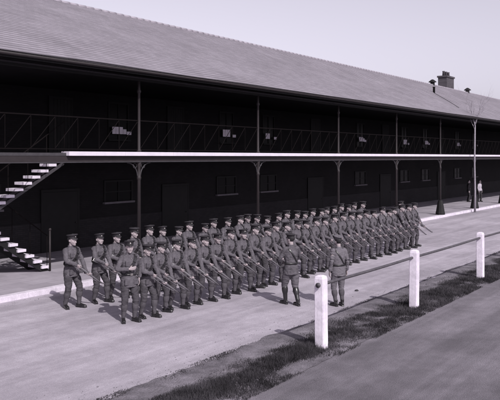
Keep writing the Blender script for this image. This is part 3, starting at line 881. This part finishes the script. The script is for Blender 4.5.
def stringer(a, b, dz, y, w=.05):
    bm = bmesh.new(); vs = []
    for yy in (y-w/2, y+w/2):
        for p in (a, b):
            vs.append(bm.verts.new((p[0], yy, p[1]))); vs.append(bm.verts.new((p[0], yy, p[1]-dz)))
    for f in ((0,2,3,1),(4,5,7,6),(0,4,6,2),(1,3,7,5),(0,1,5,4),(2,6,7,3)): bm.faces.new([vs[i] for i in f])
    return bm
for y in (YS0+.10, YS1-.10):
    link('stringer', finish(stringer((lx+.05,.15),(landx1,zl-.20),.22,y), 'stringer', M['darkwood']), ST)
for y in (YU0+.06, YU1-.06):
    link('stringer', finish(stringer((upx,zl-.02),(topx,ZS-.20),.10,y), 'stringer', M['ironpale']), ST)
for y, a, b, cnt_ in ((YS0+.02,(lx-.1,.34),(landx1,zl),4),(YU0+.02,(upx,zl),(topx,ZS+.09),4)):
    bm = bmesh.new()
    loft(bm, [V((a[0],y,a[1]+.95)), V((b[0],y,b[1]+.95))], [.02,.02], 8)
    for k in range(cnt_+1):
        f = k/cnt_; x = a[0]+(b[0]-a[0])*f; z = a[1]+(b[1]-a[1])*f
        loft(bm, [V((x,y,z-.05)), V((x,y,z+.95))], [.012,.012], 6, V((0,1,0)))
    link('handrail', finish(bm,'handrail',M['railiron'],True), ST)
bm = bmesh.new(); loft(bm, [V((lx-.02,YS0-.02,.145)), V((lx-.02,YS0-.02,1.45))], [.035,.03], 10, V((0,1,0))); ball(bm, V((lx-.02,YS0-.02,1.48)), .05, 10)
link('newel_post', finish(bm,'newel_post',M['iron'],True), ST)
for xx in (upx-1.05, upx-.05):
    bm = bmesh.new(); loft(bm, [V((xx,YU0+.08,.145)), V((xx,YU0+.08,zl-.12))], [.05,.05], 10, V((0,1,0))); link('prop', finish(bm,'prop',M['iron'],True), ST)

# ------------------------------------------------------------------ fence
FN = thing('post_and_rail_fence', 'white wooden posts joined by one dark iron pipe rail beside the road', 'fence', (0,6.93,0))
FY = 6.93
ZA = [863.1*FY/(755-px) for px in (321.5, 414, 480.5)]
FX = [(z-.585*FY)/.811 for z in ZA]; dxs = (FX[2]-FX[0])/2
FX = FX + [FX[2]+dxs*k for k in range(1,6)]
for i, x in enumerate(FX):
    bm = bmesh.new(); h = 1.47 + (.0,.01,-.01)[i%3]; w = .098
    box(bm, -w, w, -w, w, -.25, h-.07)
    # weathered, rounded top
    vs = [v for v in bm.verts if v.co.z > 1]
    bmesh.ops.bevel(bm, geom=[e for e in bm.edges if abs(e.verts[0].co.z-e.verts[1].co.z) > 1], offset=.012, segments=2, affect='EDGES')
    top = [f for f in bm.faces if f.normal.z > .9 or all(v.co.z > 1 for v in f.verts)]
    r = bmesh.ops.extrude_face_region(bm, geom=top); 
    for v in [g for g in r['geom'] if isinstance(g, bmesh.types.BMVert)]: v.co = V((v.co.x*.86, v.co.y*.86, h-.02))
    tf = [f for f in bm.faces if all(v.co.z > h-.03 for v in f.verts)]
    r = bmesh.ops.extrude_face_region(bm, geom=tf)
    for v in [g for g in r['geom'] if isinstance(g, bmesh.types.BMVert)]: v.co = V((v.co.x*.45, v.co.y*.45, h))
    bmesh.ops.subdivide_edges(bm, edges=[e for e in bm.edges if abs(e.verts[0].co.z-e.verts[1].co.z) > 1], cuts=14)
    for v in bm.verts:
        k_ = noise.noise(V((v.co.x*9, v.co.y*9, v.co.z*5+i*7)))*.006; v.co.x += k_; v.co.y += noise.noise(V((v.co.x*9+9, v.co.y*9, v.co.z*4+i*7)))*.005
    o = link('post', finish(bm,'post',M['white']), FN, (x, 0, 0)); o.rotation_euler = (R((-.8,.9,-.6)[i%3]), R((.5,-.8,.9)[i%3]), R(1.5*(i%2)))
bm = bmesh.new(); P = [V((FX[0]-.15, 0, 1.29))]
for a, b in zip(FX, FX[1:]):
    for k in range(1,9): P.append(V((a+(b-a)*k/8, 0, 1.29-.012*math.sin(PI*k/8))))
loft(bm, P, [.032]*len(P), 12); link('rail', finish(bm,'rail',M['pipe'],True), FN)
bm = bmesh.new(); 
loft(bm, [V((FX[0]-.15,0,1.29)), V((FX[0]-.118,0,1.29))], [.05,.05], 14); link('pipe_flange', finish(bm,'pipe_flange',M['pipe'],True), FN)

# ------------------------------------------------------------------ bare young tree at the kerb
T = thing('tree', 'slender bare young tree with pale branches in front of the far verandah', 'tree', (px2s(475,15.6), 15.6, 0))
rt = random.Random(12); TB = bmesh.new(); CB = bmesh.new()
def branch(bm, p, d, L_, r, depth):
    P = [p]; n = 6; q = p.copy(); dd = d.normalized()
    for k in range(n):
        dd = (dd + V((rt.uniform(-1,1),rt.uniform(-1,1),rt.uniform(-.3,.6)))*.13).normalized(); q = q + dd*L_/n; P.append(q.copy())
    loft(bm, P, [r*(1-.72*k/n) for k in range(n+1)], 7)
    if depth > 0:
        for k in range(2, n+1):
            for _ in range(1 if depth < 3 else 2):
                if rt.random() < .85:
                    a = rt.uniform(0,2*PI); side = V((math.cos(a),math.sin(a),.75))
                    branch(bm, P[k], (dd*.55+side*.6), L_*rt.uniform(.45,.62), r*(1-.72*k/n)*.62, depth-1)
loft(TB, [V((0,0,-.2)), V((.02,0,1.5)), V((-.03,.02,3.2)), V((.02,0,6.2))], [.075,.065,.055,.045], 10, V((0,1,0)))
obj('trunk', TB, M['bark'], T, True)
for a in range(5):
    an = a*1.27+.4
    branch(CB, V((.01,0,5.5+.15*a)), V((math.cos(an)*.42,math.sin(an)*.42,1)), 1.6+.3*(a%3), .030, 2)
obj('crown', CB, M['bark'], T, True)

# ------------------------------------------------------------------ light
EL = R(40.5); hx, hy = .46, .888
ld = V((hx*math.cos(EL), hy*math.cos(EL), -math.sin(EL)))
sun = bpy.data.lights.new('sun', 'SUN'); sun.energy = 4.0; sun.angle = R(.5); sun.color = (1,.975,.95)
so = bpy.data.objects.new('sun', sun); COL.objects.link(so); so.rotation_euler = ld.to_track_quat('-Z','Y').to_euler(); so.location = (0,-20,30)
w = bpy.data.worlds.new('World'); scn.world = w; w.use_nodes = True; N = w.node_tree.nodes; L = w.node_tree.links
sky = N.new('ShaderNodeTexSky'); sky.sky_type = 'NISHITA'; sky.sun_disc = False
sky.sun_elevation = EL; sky.sun_rotation = math.atan2(-hx, -hy); sky.dust_density = 1.6; sky.air_density = 1.0
hs = N.new('ShaderNodeHueSaturation'); hs.inputs['Saturation'].default_value = .12
tn = N.new('ShaderNodeVectorMath'); tn.operation = 'MULTIPLY'; tn.inputs[1].default_value = (1.03, .96, 1.10)
L.new(sky.outputs[0], hs.inputs['Color']); L.new(hs.outputs[0], tn.inputs[0]); L.new(tn.outputs[0], N['Background'].inputs['Color'])
N['Background'].inputs['Strength'].default_value = .135

# ------------------------------------------------------------------ camera
cam = bpy.data.cameras.new('camera'); co = bpy.data.objects.new('camera', cam); COL.objects.link(co)
th = math.atan2(505, 700)
co.location = (0,0,3.8); co.rotation_euler = (R(90), 0, th-PI/2)
cam.sensor_width = 36; cam.lens = 36*700/500; cam.shift_y = -43/500; cam.clip_end = 3000; cam.clip_start = .1
scn.camera = co
scn.view_settings.view_transform = 'Standard'; scn.view_settings.look = 'None'; scn.view_settings.gamma = 1
scn.view_settings.use_curve_mapping = False; scn.view_settings.exposure = 0
